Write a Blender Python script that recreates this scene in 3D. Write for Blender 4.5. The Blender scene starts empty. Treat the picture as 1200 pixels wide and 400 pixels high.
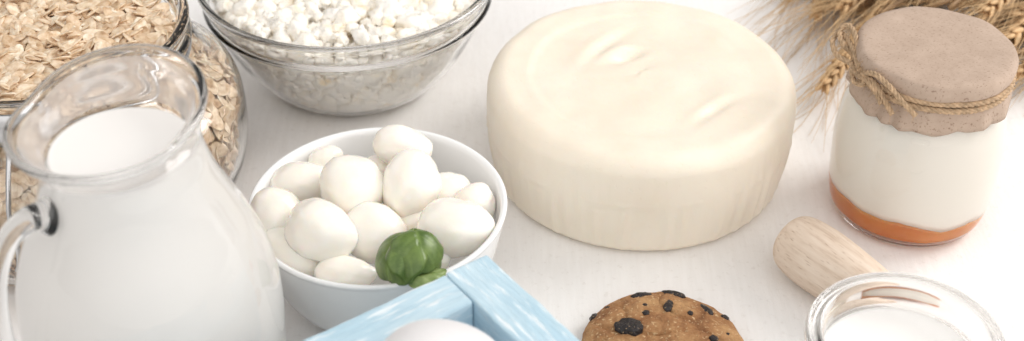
import bpy, bmesh, math, random
from mathutils import Vector, Matrix, Quaternion, noise
random.seed(7)
PI = math.pi
S = bpy.context.scene
COL = S.collection

# ------------------------------------------------------------------ camera
H, PITCH, FPX = 0.45, math.radians(37), 1700.0
fwd = Vector((0, math.cos(PITCH), -math.sin(PITCH)))
upv = Vector((0, math.sin(PITCH), math.cos(PITCH)))
CAM = Vector((0, 0, H))
def at(u, v, z):
    """world point at height z that the photograph shows at pixel (u, v)"""
    d = FPX * fwd + Vector((1, 0, 0)) * (u - 600) - upv * (v - 200)
    return CAM + d * ((z - H) / d.z)
cam_data = bpy.data.cameras.new('camera')
cam = bpy.data.objects.new('camera', cam_data)
COL.objects.link(cam)
cam.location = CAM
cam.rotation_euler = (PI / 2 - PITCH, 0, 0)
cam_data.sensor_width = 36
cam_data.lens = 36 * FPX / 1200
cam_data.clip_start = 0.02
cam_data.clip_end = 50
cam_data.dof.use_dof = True
cam_data.dof.focus_distance = 0.655
cam_data.dof.aperture_fstop = 8.5
S.camera = cam

# ------------------------------------------------------------------ materials
def new_mat(name):
    m = bpy.data.materials.new(name); m.use_nodes = True
    nt = m.node_tree
    return m, nt, nt.nodes['Principled BSDF']
def node(nt, t, **kw):
    n = nt.nodes.new(t)
    for k, v in kw.items():
        if k in n.inputs: n.inputs[k].default_value = v
        else: setattr(n, k, v)
    return n
def coords(nt, scale=(1, 1, 1), kind='Object', rot=(0, 0, 0)):
    tc = node(nt, 'ShaderNodeTexCoord'); mp = node(nt, 'ShaderNodeMapping')
    mp.inputs['Scale'].default_value = scale
    mp.inputs['Rotation'].default_value = rot
    nt.links.new(tc.outputs[kind], mp.inputs['Vector'])
    return mp.outputs['Vector']
def tex_noise(nt, vec, scale, detail=4, rough=.55):
    n = node(nt, 'ShaderNodeTexNoise'); n.inputs['Scale'].default_value = scale
    n.inputs['Detail'].default_value = detail; n.inputs['Roughness'].default_value = rough
    nt.links.new(vec, n.inputs['Vector']); return n.outputs['Fac']
def ramp(nt, fac, stops):
    r = node(nt, 'ShaderNodeValToRGB')
    el = r.color_ramp.elements
    while len(el) < len(stops): el.new(.5)
    for e, (p, c) in zip(el, stops):
        e.position = p; e.color = (*c, 1) if len(c) == 3 else c
    nt.links.new(fac, r.inputs['Fac']); return r.outputs['Color']
def mixc(nt, a, b, fac, mode='MIX'):
    m = node(nt, 'ShaderNodeMix', data_type='RGBA', blend_type=mode)
    for sock, val in ((0, fac), (6, a), (7, b)):
        if hasattr(val, 'is_linked') or hasattr(val, 'links'): nt.links.new(val, m.inputs[sock])
        else: m.inputs[sock].default_value = (*val, 1) if isinstance(val, tuple) else val
    return m.outputs[2]
def bump(nt, bsdf, h, strength=.3, dist=.001, prev=None):
    b = node(nt, 'ShaderNodeBump'); b.inputs['Strength'].default_value = strength
    b.inputs['Distance'].default_value = dist
    nt.links.new(h, b.inputs['Height'])
    if prev is not None: nt.links.new(prev, b.inputs['Normal'])
    nt.links.new(b.outputs['Normal'], bsdf.inputs['Normal']); return b.outputs['Normal']
def sss(b, w, rad, scale):
    b.inputs['Subsurface Weight'].default_value = w
    b.inputs['Subsurface Radius'].default_value = rad
    b.inputs['Subsurface Scale'].default_value = scale
def setb(b, col=None, rough=None, **kw):
    if col is not None: b.inputs['Base Color'].default_value = (*col, 1)
    if rough is not None: b.inputs['Roughness'].default_value = rough
    for k, v in kw.items(): b.inputs[k.replace('_', ' ')].default_value = v

def m_glass(name='clear_glass', tint=(.997, .996, .993)):
    m, nt, b = new_mat(name)
    setb(b, tint, 0.0, IOR=1.47, Transmission_Weight=1.0)
    return m
GLASS = m_glass()

def m_table():
    m, nt, b = new_mat('white_painted_board')
    v = coords(nt, (1, 1, 1)); vs = coords(nt, (60, 5, 5)); vf = coords(nt, (3.2, 1, 1))
    blot = tex_noise(nt, v, 9, 5, .6)
    c1 = ramp(nt, blot, [(.3, (.815, .80, .79)), (.7, (.87, .86, .85))])
    strk = tex_noise(nt, vs, 6, 3, .6)
    c2 = ramp(nt, strk, [(.32, (.955, .95, .945)), (.62, (1, 1, 1))])
    sp = tex_noise(nt, v, 260, 3, .7)
    c3 = ramp(nt, sp, [(.30, (.84, .82, .80)), (.42, (1, 1, 1))])
    c = mixc(nt, mixc(nt, c1, c2, .8, 'MULTIPLY'), c3, .5, 'MULTIPLY')
    nt.links.new(c, b.inputs['Base Color'])
    setb(b, None, .55)
    b.inputs['Specular IOR Level'].default_value = .35
    n1 = bump(nt, b, tex_noise(nt, vf, 90, 6, .65), .30, .0010)
    n2 = bump(nt, b, strk, .10, .0005, n1)
    bump(nt, b, tex_noise(nt, v, 170, 5, .7), .22, .0007, n2)
    return m
def m_milk(name, col, w=.12):
    m, nt, b = new_mat(name); setb(b, col, .3); sss(b, w, (.006, .006, .006), .3)
    b.inputs['Specular IOR Level'].default_value = .4
    return m
def m_cheese():
    m, nt, b = new_mat('smooth_cream_rind')
    v = coords(nt)
    c = ramp(nt, tex_noise(nt, v, 22, 4, .5), [(.3, (.84, .755, .63)), (.7, (.865, .79, .675))])
    c = mixc(nt, c, ramp(nt, tex_noise(nt, coords(nt, (1, 1, .22)), 75, 3, .6), [(.3, (.95, .935, .92)), (.6, (1, 1, 1))]), .5, 'MULTIPLY')
    nt.links.new(c, b.inputs['Base Color'])
    setb(b, None, .42); sss(b, .25, (.012, .007, .004), .3)
    vb = coords(nt, (1, 1, .16))
    n1 = bump(nt, b, tex_noise(nt, v, 45, 4, .55), .25, .0009)
    bump(nt, b, tex_noise(nt, vb, 120, 2, .5), .10, .0005, n1)
    # fine pores and scuffs
    n2 = bump(nt, b, ramp(nt, tex_noise(nt, v, 420, 3, .6), [(.30, (0, 0, 0)), (.40, (1, 1, 1))]), .25, .0005, b.inputs['Normal'].links[0].from_socket)
    return m
def m_mozz():
    m, nt, b = new_mat('soft_white_mozzarella')
    v = coords(nt)
    c = ramp(nt, tex_noise(nt, v, 60, 3, .5), [(.3, (.92, .865, .78)), (.7, (.945, .905, .84))])
    nt.links.new(c, b.inputs['Base Color'])
    setb(b, None, .27); sss(b, .45, (.010, .0055, .003), .4)
    bump(nt, b, tex_noise(nt, v, 130, 4, .6), .3, .0007)
    b.inputs['Coat Weight'].default_value = .45; b.inputs['Coat Roughness'].default_value = .12
    return m
def m_curd():
    m, nt, b = new_mat('crumbly_white_curd')
    v = coords(nt)
    c = ramp(nt, tex_noise(nt, v, 70, 4, .6), [(.26, (.93, .74, .47)), (.40, (.95, .895, .80)), (.7, (.965, .935, .885))])
    nt.links.new(c, b.inputs['Base Color'])
    setb(b, None, .4); sss(b, .15, (.006, .005, .004), .25)
    bump(nt, b, tex_noise(nt, v, 420, 4, .65), .8, .0010)
    return m
def m_oat(name, dk=1.0):
    m, nt, b = new_mat(name)
    oi = node(nt, 'ShaderNodeObjectInfo')
    v = coords(nt, (1, 1, 1))
    add = node(nt, 'ShaderNodeVectorMath', operation='ADD')
    nt.links.new(v, add.inputs[0]); nt.links.new(oi.outputs['Random'], add.inputs[1])
    n = tex_noise(nt, add.outputs[0], 260, 4, .6)
    c = ramp(nt, n, [(.25, (.44 * dk, .28 * dk, .16 * dk)), (.42, (.70 * dk, .56 * dk, .41 * dk)), (.64, (.92 * dk, .84 * dk, .72 * dk))])
    at_ = node(nt, 'ShaderNodeAttribute'); at_.attribute_name = 'flake_tone'
    rnd = node(nt, 'ShaderNodeMath', operation='ADD'); 
    nt.links.new(at_.outputs['Fac'], rnd.inputs[0]); nt.links.new(oi.outputs['Random'], rnd.inputs[1])
    fr = node(nt, 'ShaderNodeMath', operation='FRACT'); nt.links.new(rnd.outputs[0], fr.inputs[0])
    t = ramp(nt, fr.outputs[0], [(0, (.70, .57, .44)), (.3, (1, .93, .85)), (.6, (.82, .72, .60)), (.85, (1, 1, .98)), (1, (.76, .62, .49))])
    nt.links.new(mixc(nt, c, t, 1.0, 'MULTIPLY'), b.inputs['Base Color'])
    setb(b, None, .65); sss(b, .12, (.003, .002, .001), .3)
    bump(nt, b, tex_noise(nt, add.outputs[0], 700, 3, .6), .4, .0004)
    return m
def m_simple(name, col, rough=.5, metal=0, nscale=80, var=.12, bs=.2, bd=.0004, stretch=(1, 1, 1)):
    m, nt, b = new_mat(name)
    v = coords(nt, stretch); n = tex_noise(nt, v, nscale, 5, .6)
    lo = tuple(x * (1 - var) for x in col); hi = tuple(min(1, x * (1 + var)) for x in col)
    nt.links.new(ramp(nt, n, [(.3, lo), (.7, hi)]), b.inputs['Base Color'])
    setb(b, None, rough, Metallic=metal)
    if bs: bump(nt, b, n, bs, bd)
    return m
def m_paper():
    m, nt, b = new_mat('kraft_paper')
    v = coords(nt)
    base = ramp(nt, tex_noise(nt, v, 90, 6, .75), [(.3, (.405, .30, .23)), (.7, (.495, .38, .30))])
    fl = ramp(nt, tex_noise(nt, coords(nt, (1, 2.4, 1), rot=(0, 0, .7)), 700, 2, .5), [(.30, (.52, .44, .38)), (.40, (1, 1, 1))])
    nt.links.new(mixc(nt, base, fl, .8, 'MULTIPLY'), b.inputs['Base Color'])
    setb(b, None, .85)
    n1 = bump(nt, b, tex_noise(nt, v, 900, 3, .6), .3, .0003)
    bump(nt, b, tex_noise(nt, v, 55, 3, .6), .25, .001, n1)
    return m
def m_paint():
    m, nt, b = new_mat('pale_blue_brushed_paint')
    v = coords(nt, (2, 9, 9)); w = coords(nt, (4.2, 30, 30))
    base = ramp(nt, tex_noise(nt, v, 14, 4, .6), [(.3, (.46, .64, .745)), (.7, (.58, .73, .81))])
    st = ramp(nt, tex_noise(nt, w, 11, 5, .62), [(.53, (0, 0, 0)), (.63, (.9, .9, .9))])
    c = mixc(nt, base, (.82, .88, .91), st)
    st2 = ramp(nt, tex_noise(nt, coords(nt, (2.5, 60, 60)), 16, 3, .6), [(.3, (.86, .9, .93)), (.55, (1, 1, 1))])
    nt.links.new(mixc(nt, c, st2, .8, 'MULTIPLY'), b.inputs['Base Color'])
    setb(b, None, .8); b.inputs['Specular IOR Level'].default_value = .25
    bump(nt, b, tex_noise(nt, w, 20, 5, .6), .8, .0010)
    return m
def m_wood():
    m, nt, b = new_mat('pale_raw_wood')
    v = coords(nt, (9, 9, 1))
    base = ramp(nt, tex_noise(nt, v, 28, 5, .65), [(.28, (.50, .36, .26)), (.48, (.70, .565, .45)), (.72, (.79, .67, .56))])
    fl = ramp(nt, tex_noise(nt, coords(nt, (14, 14, 1.2)), 90, 3, .6), [(.30, (.45, .30, .2)), (.39, (1, 1, 1))])
    nt.links.new(mixc(nt, base, fl, .75, 'MULTIPLY'), b.inputs['Base Color'])
    setb(b, None, .7)
    bump(nt, b, tex_noise(nt, coords(nt, (12, 12, 1)), 60, 4, .6), .4, .0006)
    return m
def m_cookie():
    m, nt, b = new_mat('baked_cookie_dough')
    v = coords(nt)
    c = ramp(nt, tex_noise(nt, v, 75, 6, .68), [(.28, (.20, .075, .025)), (.47, (.43, .205, .08)), (.66, (.62, .35, .155))])
    sp = ramp(nt, tex_noise(nt, v, 650, 2, .5), [(.60, (0, 0, 0)), (.7, (1, 1, 1))])
    nt.links.new(mixc(nt, c, (.74, .52, .29), sp), b.inputs['Base Color'])
    setb(b, None, .75)
    n1 = bump(nt, b, tex_noise(nt, v, 300, 6, .75), 1.0, .0024)
    vo = node(nt, 'ShaderNodeTexVoronoi'); vo.inputs['Scale'].default_value = 420
    nt.links.new(v, vo.inputs['Vector'])
    bump(nt, b, vo.outputs['Distance'], .35, .0006, n1)
    return m
def m_raisin():
    m, nt, b = new_mat('dark_raisin')
    v = coords(nt)
    sp = ramp(nt, tex_noise(nt, v, 900, 3, .6), [(.62, (.016, .010, .010)), (.70, (.45, .3, .17))])
    nt.links.new(sp, b.inputs['Base Color']); setb(b, None, .38)
    bump(nt, b, tex_noise(nt, v, 330, 5, .6), 1.0, .0022)
    return m
def m_leaf(name, lo, hi):
    m, nt, b = new_mat(name)
    a = node(nt, 'ShaderNodeAttribute'); a.attribute_name = 'vein'
    v = coords(nt)
    c = ramp(nt, tex_noise(nt, v, 160, 3, .6), [(.3, lo), (.7, hi)])
    c2 = mixc(nt, c, tuple(min(1, x * 1.7 + .02) for x in hi), a.outputs['Fac'])
    nt.links.new(c2, b.inputs['Base Color']); setb(b, None, .34)
    bump(nt, b, tex_noise(nt, v, 420, 3, .5), .25, .0004)
    return m
def m_jam():
    m, nt, b = new_mat('amber_jam')
    v = coords(nt)
    c = ramp(nt, tex_noise(nt, v, 45, 4, .6), [(.3, (.70, .21, .035)), (.7, (.86, .36, .085))])
    nt.links.new(c, b.inputs['Base Color']); setb(b, None, .25)
    sss(b, .5, (.01, .004, .001), .5)
    return m

TABLE = m_table(); MILK = m_milk('fresh_milk', (.90, .88, .855)); YOG = m_milk('pale_yogurt', (.955, .91, .84))
CHEESE = m_cheese(); MOZZ = m_mozz(); CURD = m_curd(); OAT = m_oat('rolled_oat'); PAPER = m_paper(); PAINT = m_paint()
WOOD = m_wood(); COOKIE = m_cookie(); RAISIN = m_raisin(); JAM = m_jam()
LEAF = m_leaf('basil_leaf', (.062, .115, .018), (.150, .225, .050)); LEAF2 = m_leaf('basil_underside', (.17, .25, .06), (.30, .38, .13))
PORC = m_simple('white_porcelain', (.86, .865, .87), .18, var=.01, bs=0)
EGGM = m_simple('white_eggshell', (.80, .785, .79), .45, nscale=900, var=.02, bs=.15, bd=.0002)
TWINE = m_simple('jute_twine', (.47, .325, .20), .85, nscale=400, var=.35, bs=.5, bd=.0005)
EARM = m_simple('ripe_wheat', (.57, .38, .20), .7, nscale=200, var=.35, bs=.4, bd=.0004)
AWNM = m_simple('wheat_awn', (.57, .385, .20), .6, nscale=90, var=.25, bs=0)
STALKM = m_simple('dry_straw', (.34, .21, .105), .6, nscale=60, var=.4, bs=.2)
STEEL = m_simple('steel_wire', (.55, .55, .56), .25, metal=1, var=.1, bs=0)
OATCORE = m_oat('oat_bed', .75)

# ------------------------------------------------------------------ builders
def link(o, parent=None):
    COL.objects.link(o)
    if parent is not None: o.parent = parent
    return o
def mesh_obj(name, V, F, mat, parent=None, loc=(0, 0, 0), smooth=True):
    me = bpy.data.meshes.new(name)
    me.from_pydata([tuple(v) for v in V], [], F)
    me.materials.append(mat)
    if smooth: me.polygons.foreach_set('use_smooth', [True] * len(me.polygons))
    bm = bmesh.new(); bm.from_mesh(me); bmesh.ops.recalc_face_normals(bm, faces=bm.faces); bm.to_mesh(me); bm.free()
    me.update()
    o = bpy.data.objects.new(name, me); o.location = loc
    return link(o, parent)
def tag(o, label=None, cat=None, group=None, kind=None):
    if label: o['label'] = label
    if cat: o['category'] = cat
    if group: o['group'] = group
    if kind: o['kind'] = kind
    return o
def thing(name, loc, label, cat, group=None):
    o = bpy.data.objects.new(name, None); o.location = loc; o.empty_display_size = .02
    link(o); return tag(o, label, cat, group)
def crom(P, n=6):
    out = []
    for i in range(len(P) - 1):
        p0 = P[max(i - 1, 0)]; p1 = P[i]; p2 = P[i + 1]; p3 = P[min(i + 2, len(P) - 1)]
        for k in range(n):
            t = k / n
            out.append(tuple(.5 * ((2 * b) + (-a + c) * t + (2 * a - 5 * b + 4 * c - d) * t * t + (-a + 3 * b - 3 * c + d) * t ** 3)
                             for a, b, c, d in zip(p0, p1, p2, p3)))
    out.append(tuple(P[-1])); return out
def lathe(prof, N=96, deform=None, loop=False):
    V, F, rings = [], [], []
    for r, z in prof:
        if r < 1e-5: rings.append([len(V)]); V.append(Vector((0, 0, z)))
        else:
            rings.append(list(range(len(V), len(V) + N)))
            for i in range(N):
                a = 2 * PI * i / N; V.append(Vector((r * math.cos(a), r * math.sin(a), z)))
    pairs = list(zip(rings, rings[1:]))
    if loop: pairs.append((rings[-1], rings[0]))
    for A, B in pairs:
        for i in range(N):
            j = (i + 1) % N
            if len(A) == 1 and len(B) == 1: break
            if len(A) == 1: F.append((A[0], B[i], B[j]))
            elif len(B) == 1: F.append((A[i], A[j], B[0]))
            else: F.append((A[i], A[j], B[j], B[i]))
    if deform: V = [deform(v) for v in V]
    return V, F
class MB:
    def __init__(s): s.V = []; s.F = []; s.tone = []
    def add(s, V, F, tone=0.0):
        k = len(s.V); s.V += [Vector(v) for v in V]; s.F += [tuple(i + k for i in f) for f in F]; s.tone += [tone] * len(V)
    def tube(s, P, rad, sides=6, cap=True):
        P = [Vector(p) for p in P]; n = len(P); V = []; F = []
        nrm = None
        for i, p in enumerate(P):
            t = (P[min(i + 1, n - 1)] - P[max(i - 1, 0)]).normalized()
            if nrm is None: nrm = t.orthogonal().normalized()
            else:
                nrm = nrm - t * nrm.dot(t)
                nrm = nrm.normalized() if nrm.length > 1e-6 else t.orthogonal().normalized()
            b = t.cross(nrm); r = rad(i / max(1, n - 1)) if callable(rad) else rad
            for k in range(sides):
                a = 2 * PI * k / sides; V.append(p + nrm * (r * math.cos(a)) + b * (r * math.sin(a)))
        for i in range(n - 1):
            for k in range(sides):
                l = (k + 1) % sides
                F.append((i * sides + k, i * sides + l, (i + 1) * sides + l, (i + 1) * sides + k))
        if cap: F.append(tuple(range(sides))[::-1]); F.append(tuple((n - 1) * sides + k for k in range(sides)))
        s.add(V, F)
    def twist(s, P, R=.0011, strands=3, pitch=.006, sides=6, phase=0):
        P = [Vector(p) for p in P]; L = [0]
        for a, b in zip(P, P[1:]): L.append(L[-1] + (b - a).length)
        frames = []; nrm = None
        for i, p in enumerate(P):
            t = (P[min(i + 1, len(P) - 1)] - P[max(i - 1, 0)]).normalized()
            nrm = t.orthogonal().normalized() if nrm is None else (nrm - t * nrm.dot(t)).normalized()
            frames.append((nrm.copy(), t.cross(nrm)))
        for k in range(strands):
            Q = []
            for i, p in enumerate(P):
                a = phase + 2 * PI * (k / strands + L[i] / pitch)
                Q.append(p + frames[i][0] * (R * .52 * math.cos(a)) + frames[i][1] * (R * .52 * math.sin(a)))
            s.tube(Q, R * .56, sides)
    def fuzz(s, P, n, length=.004, rad=.00007):
        P = [Vector(p) for p in P]
        for _ in range(n):
            p = random.choice(P); d = Vector((random.gauss(0, 1), random.gauss(0, 1), random.gauss(0, 1))).normalized()
            e = Vector((random.gauss(0, 1), random.gauss(0, 1), random.gauss(0, 1))).normalized()
            l = length * random.uniform(.4, 1)
            s.tube([p, p + d * l * .5, p + d * l + e * l * .4], rad, 3)
    def build(s, name, mat, parent=None, loc=(0, 0, 0), smooth=True):
        o = mesh_obj(name, s.V, s.F, mat, parent, loc, smooth)
        if any(s.tone):
            a = o.data.attributes.new('flake_tone', 'FLOAT', 'POINT'); a.data.foreach_set('value', s.tone)
        return o
def ico(sub=2):
    bm = bmesh.new(); bmesh.ops.create_icosphere(bm, subdivisions=sub, radius=1)
    V = [v.co.copy() for v in bm.verts]; F = [tuple(v.index for v in f.verts) for f in bm.faces]; bm.free(); return V, F
ICO2 = ico(2); ICO3 = ico(3); ICO4 = ico(4); ICO1 = ico(1)
def n3(v, s, off=0.0): return noise.noise(Vector((v[0] * s + off, v[1] * s + off * 1.7, v[2] * s - off)))
def rotrand(): return Quaternion((random.gauss(0, 1), random.gauss(0, 1), random.gauss(0, 1), random.gauss(0, 1))).normalized().to_matrix()
def smooth01(x): x = max(0, min(1, x)); return x * x * (3 - 2 * x)

# ------------------------------------------------------------------ table
V, F = [], []
bm = bmesh.new(); bmesh.ops.create_grid(bm, x_segments=2, y_segments=2, size=1.6)
V = [v.co.copy() for v in bm.verts]; F = [tuple(v.index for v in f.verts) for f in bm.faces]; bm.free()
tb = mesh_obj('table_surface', V, F, TABLE, None, (0, .7, 0), False)
tag(tb, kind='structure')

# ------------------------------------------------------------------ cheese wheel
cx, cy, CR, CH = .0643, .6023, .0767, .0580
prof = [(0, .0008), (CR - .013, 0)] + [(CR - .0105 + .0075 * math.sin(a), .0065 - .0065 * math.cos(a)) for a in [i * PI / 16 for i in range(1, 8)]]
z0_, z1_ = .0070, CH - .0115
for k in range(0, 22):
    t = k / 21; prof.append((CR - .0030 * (1 - t) ** 1.6 + .0009 * math.sin(PI * t), z0_ + (z1_ - z0_) * t))
prof += [(CR - .0105 + .0105 * math.cos(a), CH - .0110 + .0105 * math.sin(a)) for a in [i * PI / 24 for i in range(1, 13)]]
prof += [((CR - .0105) * (1 - k / 46), CH - .0005) for k in range(1, 46)] + [(0, CH - .0005)]
dent = at(735, 62, CH) - Vector((cx, cy, 0)); dent2 = at(838, 128, CH) - Vector((cx, cy, 0))
def cheese_def(v):
    r = math.hypot(v.x, v.y); a = math.atan2(v.y, v.x); x, y, z = v
    up = smooth01((z - (CH - .012)) / .01)
    dz = 0
    if up > 0:
        wob = .03 * noise.noise(Vector((math.cos(a) * 1.3, math.sin(a) * 1.3, 3)))
        rho = r / CR
        dz -= .0009 * (1 - smooth01((rho - .70 - wob) / .05)) * (.12 + .88 * smooth01(.5 + .9 * math.cos(a - 2.35)))
        dz += .0011 * noise.noise(Vector((x * 26, y * 30, 1.3))) + .0006 * noise.noise(Vector((x * 60, y * 70, 5)))
        sw = math.sin(3 * a + r * 190) ; dz += .00035 * sw * smooth01(rho / .3) * (1 - smooth01((rho - .7) / .1))
        for (d, ang, lx, ly, dep) in ((dent, .5, .0085, .0036, .0040), (dent + Vector((-.011, .009, 0)), .9, .019, .003, .0015), (dent2, .75, .013, .0026, .0018)):
            px, py = x - d.x, y - d.y; c_, s_ = math.cos(ang), math.sin(ang)
            qx, qy = px * c_ + py * s_, -px * s_ + py * c_
            qy += 6 * qx * qx
            dz -= dep * math.exp(-(qx / lx) ** 2 - (qy / ly) ** 2)
            dz += dep * .4 * math.exp(-(qx / lx) ** 2 - ((qy - ly * 2) / ly) ** 2)
    side = smooth01((r / CR - .9) / .08) * (1 - up)
    dr = .0
    if side > 0:
        dr += side * (.0012 * (1 - smooth01((z - .020) / .022)) * noise.noise(Vector((a * 17, z * 14, 0))) + .0003 * noise.noise(Vector((a * 26, z * 60, 2))) + .0006 * noise.noise(Vector((a * 2.2, z * 14, 4))))
        zc = .0315 + .0024 * noise.noise(Vector((a * 5, 0, 7)))
        vis = smooth01((noise.noise(Vector((a * 3.1, 2, 9))) + .25) * 3)
        dr += side * .0005 * vis * (math.exp(-((z - zc) / .0006) ** 2) - math.exp(-((z - zc + .0014) / .0007) ** 2))
    k = (r + dr) / r if r > 1e-6 else 1
    return Vector((x * k, y * k, max(0, z + dz * up)))
V, F = lathe(prof, 300, cheese_def)
ch = mesh_obj('cheese_wheel', V, F, CHEESE, None, (cx, cy, 0))
tag(ch, 'large round wheel of pale cream cheese with a dented top, on the white table', 'cheese')

# ------------------------------------------------------------------ porcelain bowl + mozzarella + basil
bx, by = -.0597, .5068
outer = crom([(.030, .0), (.037, .0015), (.046, .011), (.0515, .024), (.0550, .038), (.0566, .0478)], 7)
rim = [(.0575, .0492), (.0577, .0502), (.0570, .0509), (.0560, .0509), (.0551, .0502)]
inner = crom([(.0545, .0485), (.0525, .036), (.049, .024), (.043, .0125), (.034, .0048), (0, .0038)], 7)
bowl = thing('serving_bowl', (bx, by, 0), 'white porcelain bowl holding mozzarella balls and a basil sprig', 'bowl')
V, F = lathe([(0, .001)] + outer + rim + inner, 128)
mesh_obj('bowl_body', V, F, PORC, bowl)
def mozz(u, v, rx, ry, z, ang, seed, label, nub=0.0, elong=1.0):
    p = at(u, v, z); d = (p - CAM).dot(fwd); k = d / FPX
    ax, bx_ = rx * k, ry * k
    Vn, Fn = ICO4
    TP = random.Random(seed).choice([-.17, -.10, .12, .18])
    ca, sa = math.cos(ang), math.sin(ang)
    right = Vector((1, 0, 0)); U = upv; D = -fwd
    e1 = right * ca + U * sa; e2 = U * ca - right * sa
    out = []
    for q in Vn:
        s_ = 1.11 + .085 * n3(q, 1.2, seed * 3.1) + .035 * n3(q, 3.0, seed * 5.3) + .012 * n3(q, 7, seed) - .05 * abs(n3(q, 1.9, seed * 2.9))
        if nub: s_ += nub * math.exp(-((q - Vector((.96, .2, .2)).normalized()).length / .42) ** 2)
        # a shallow fold
        f = abs(n3(q, 1.7, seed * 7.7)); s_ -= .03 * math.exp(-(f / .05) ** 2) * smooth01(n3(q, .9, seed) * 3)
        c = min(ax, bx_) * .96
        out.append(e1 * (q.x * ax * s_) + e2 * (q.y * bx_ * s_ * (1 - .13 * q.x)) + D * (q.z * c * s_ * (1 - .13 * q.x)))
    o = mesh_obj('mozzarella_ball', out, Fn, MOZZ, None, p)
    return tag(o, label, 'mozzarella ball', 'mozzarella balls in the white bowl')
MZ = [
 (378, 272, 40, 33, .050, -.45, 'large oval mozzarella ball lying on top of the pile at its front left', .0),
 (414, 220, 34, 37, .052, .5, 'big egg-shaped mozzarella ball standing upright, left of the tall knobbly ball', .0),
 (481, 216, 31, 38, .053, -.25, 'tall mozzarella ball above the basil leaf, below the rearmost ball', .10),
 (472, 172, 32, 22, .055, -.2, 'rearmost mozzarella ball touching the back rim of the bowl', .05),
 (324, 251, 29, 29, .047, .2, 'round mozzarella ball at the far left, touching the bowl rim', .0),
 (352, 217, 34, 25, .043, .25, 'mozzarella ball at the back left, above the far left ball', .06),
 (382, 188, 20, 16, .045, .5, 'small mozzarella ball peeking out at the back left edge of the pile', .0),
 (446, 198, 20, 15, .042, .0, 'mostly hidden mozzarella ball in the gap behind the upright egg-shaped ball', .0),
 (533, 268, 42, 32, .047, .08, 'large smooth mozzarella ball at the right, beside the basil leaf', .0),
 (524, 226, 26, 23, .041, .4, 'mozzarella ball half hidden behind the large right ball', .0),
 (557, 239, 22, 23, .042, -.8, 'small mozzarella ball at the far right against the bowl wall', .08),
 (440, 274, 37, 32, .042, -.3, 'mozzarella ball in the middle of the pile just left of the basil leaf', .0),
 (344, 298, 38, 25, .038, -.45, 'low mozzarella ball at the front left under the large oval one', .0),
 (405, 322, 32, 21, .038, .0, 'mozzarella ball at the very front, cut by the near rim', .12),
 (487, 260, 27, 20, .038, .2, 'mozzarella ball mostly hidden above the basil leaf, under the tall ball', .0),
 (503, 300, 24, 22, .039, .0, 'mozzarella ball beneath the basil leaf at the front right', .0)]
for i, (u, v, rx, ry, z, a, lab, nb) in enumerate(MZ): mozz(u, v, rx, ry, z, a, i + 1, lab, nb)

def leaf(parent, L, W, cup, droop, mat, Mx, seed):
    NS, NT = 34, 26; V = []; F = []; vein = []
    for i in range(NS + 1):
        s_ = i / NS
        w = W * (math.sin(PI * min(1, s_ ** .72 * .985 + .012))+ 0) ** .60
        for j in range(NT + 1):
            t = 2 * j / NT - 1
            at_ = abs(t)
            lat = (s_ - .34 * at_) * 3.7
            fr = abs(lat - round(lat))
            vn = math.exp(-(fr / .07) ** 2) * (1 - at_ * .5) * smooth01(s_ * 6)
            mid = math.exp(-(t / .055) ** 2)
            x = L * s_; y = w * t
            z = -cup * (t * t) * w / W - droop * s_ * s_ - .0020 * math.exp(-(s_ / .13) ** 2)
            z += .0012 * math.sin(PI * fr * 2) * 0 + .00045 * (1 - math.exp(-(fr / .07) ** 2)) * (1 - at_ ** 3) - .0011 * mid
            z += .0009 * noise.noise(Vector((x * 75, y * 75, seed))) * (.3 + at_)
            # bend the sides round
            z += .0005 * at_ ** 4 * math.sin(s_ * 19 + seed * 2 + t)
            k = 1 - .22 * at_ * at_ * cup / .01
            V.append(Mx @ Vector((x * (1 - .25 * s_ * s_ * droop / .012), y * k, z))); vein.append(min(1, max(.28 * vn, .5 * mid)))
    for i in range(NS):
        for j in range(NT):
            a = i * (NT + 1) + j; F.append((a, a + 1, a + NT + 2, a + NT + 1))
    o = mesh_obj('leaf', V, F, mat, parent)
    a = o.data.attributes.new('vein', 'FLOAT', 'POINT'); a.data.foreach_set('value', vein)
    sm = o.modifiers.new('thickness', 'SOLIDIFY'); sm.thickness = .00035
    return o
bp = at(474, 294, .0605)
basil = thing('basil_sprig', bp, 'sprig of curled dark green basil leaves resting on the front mozzarella balls', 'basil')
def frame(o, rz, ry, rx=0): return Matrix.Translation(Vector(o)) @ Matrix.Rotation(rz, 4, 'Z') @ Matrix.Rotation(ry, 4, 'Y') @ Matrix.Rotation(rx, 4, 'X')
leaf(basil, .0270, .0185, .0085, .0165, LEAF, frame((.0030, .0085, .0052), math.radians(-136), .03, .26), 1)
leaf(basil, .0255, .0180, .0075, .0150, LEAF, frame((-.0010, .0085, .0042), math.radians(-42), .04, -.28), 2)
leaf(basil, .0230, .0130, .0050, .0120, LEAF, frame((.0040, .0090, .0064), math.radians(-72), .0, -.22), 3)
tag(leaf(basil, .0190, .0060, .0030, .0030, LEAF2, frame((.001, -.0095, -.0065), math.radians(24), .0, .1), 4), 'pale yellow-green underside leaf')
mb = MB(); mb.tube([(0, .004, .003), (-.002, .006, -.004), (-.003, .007, -.010)], .0009, 6); mb.build('stem', LEAF2, basil)

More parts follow.
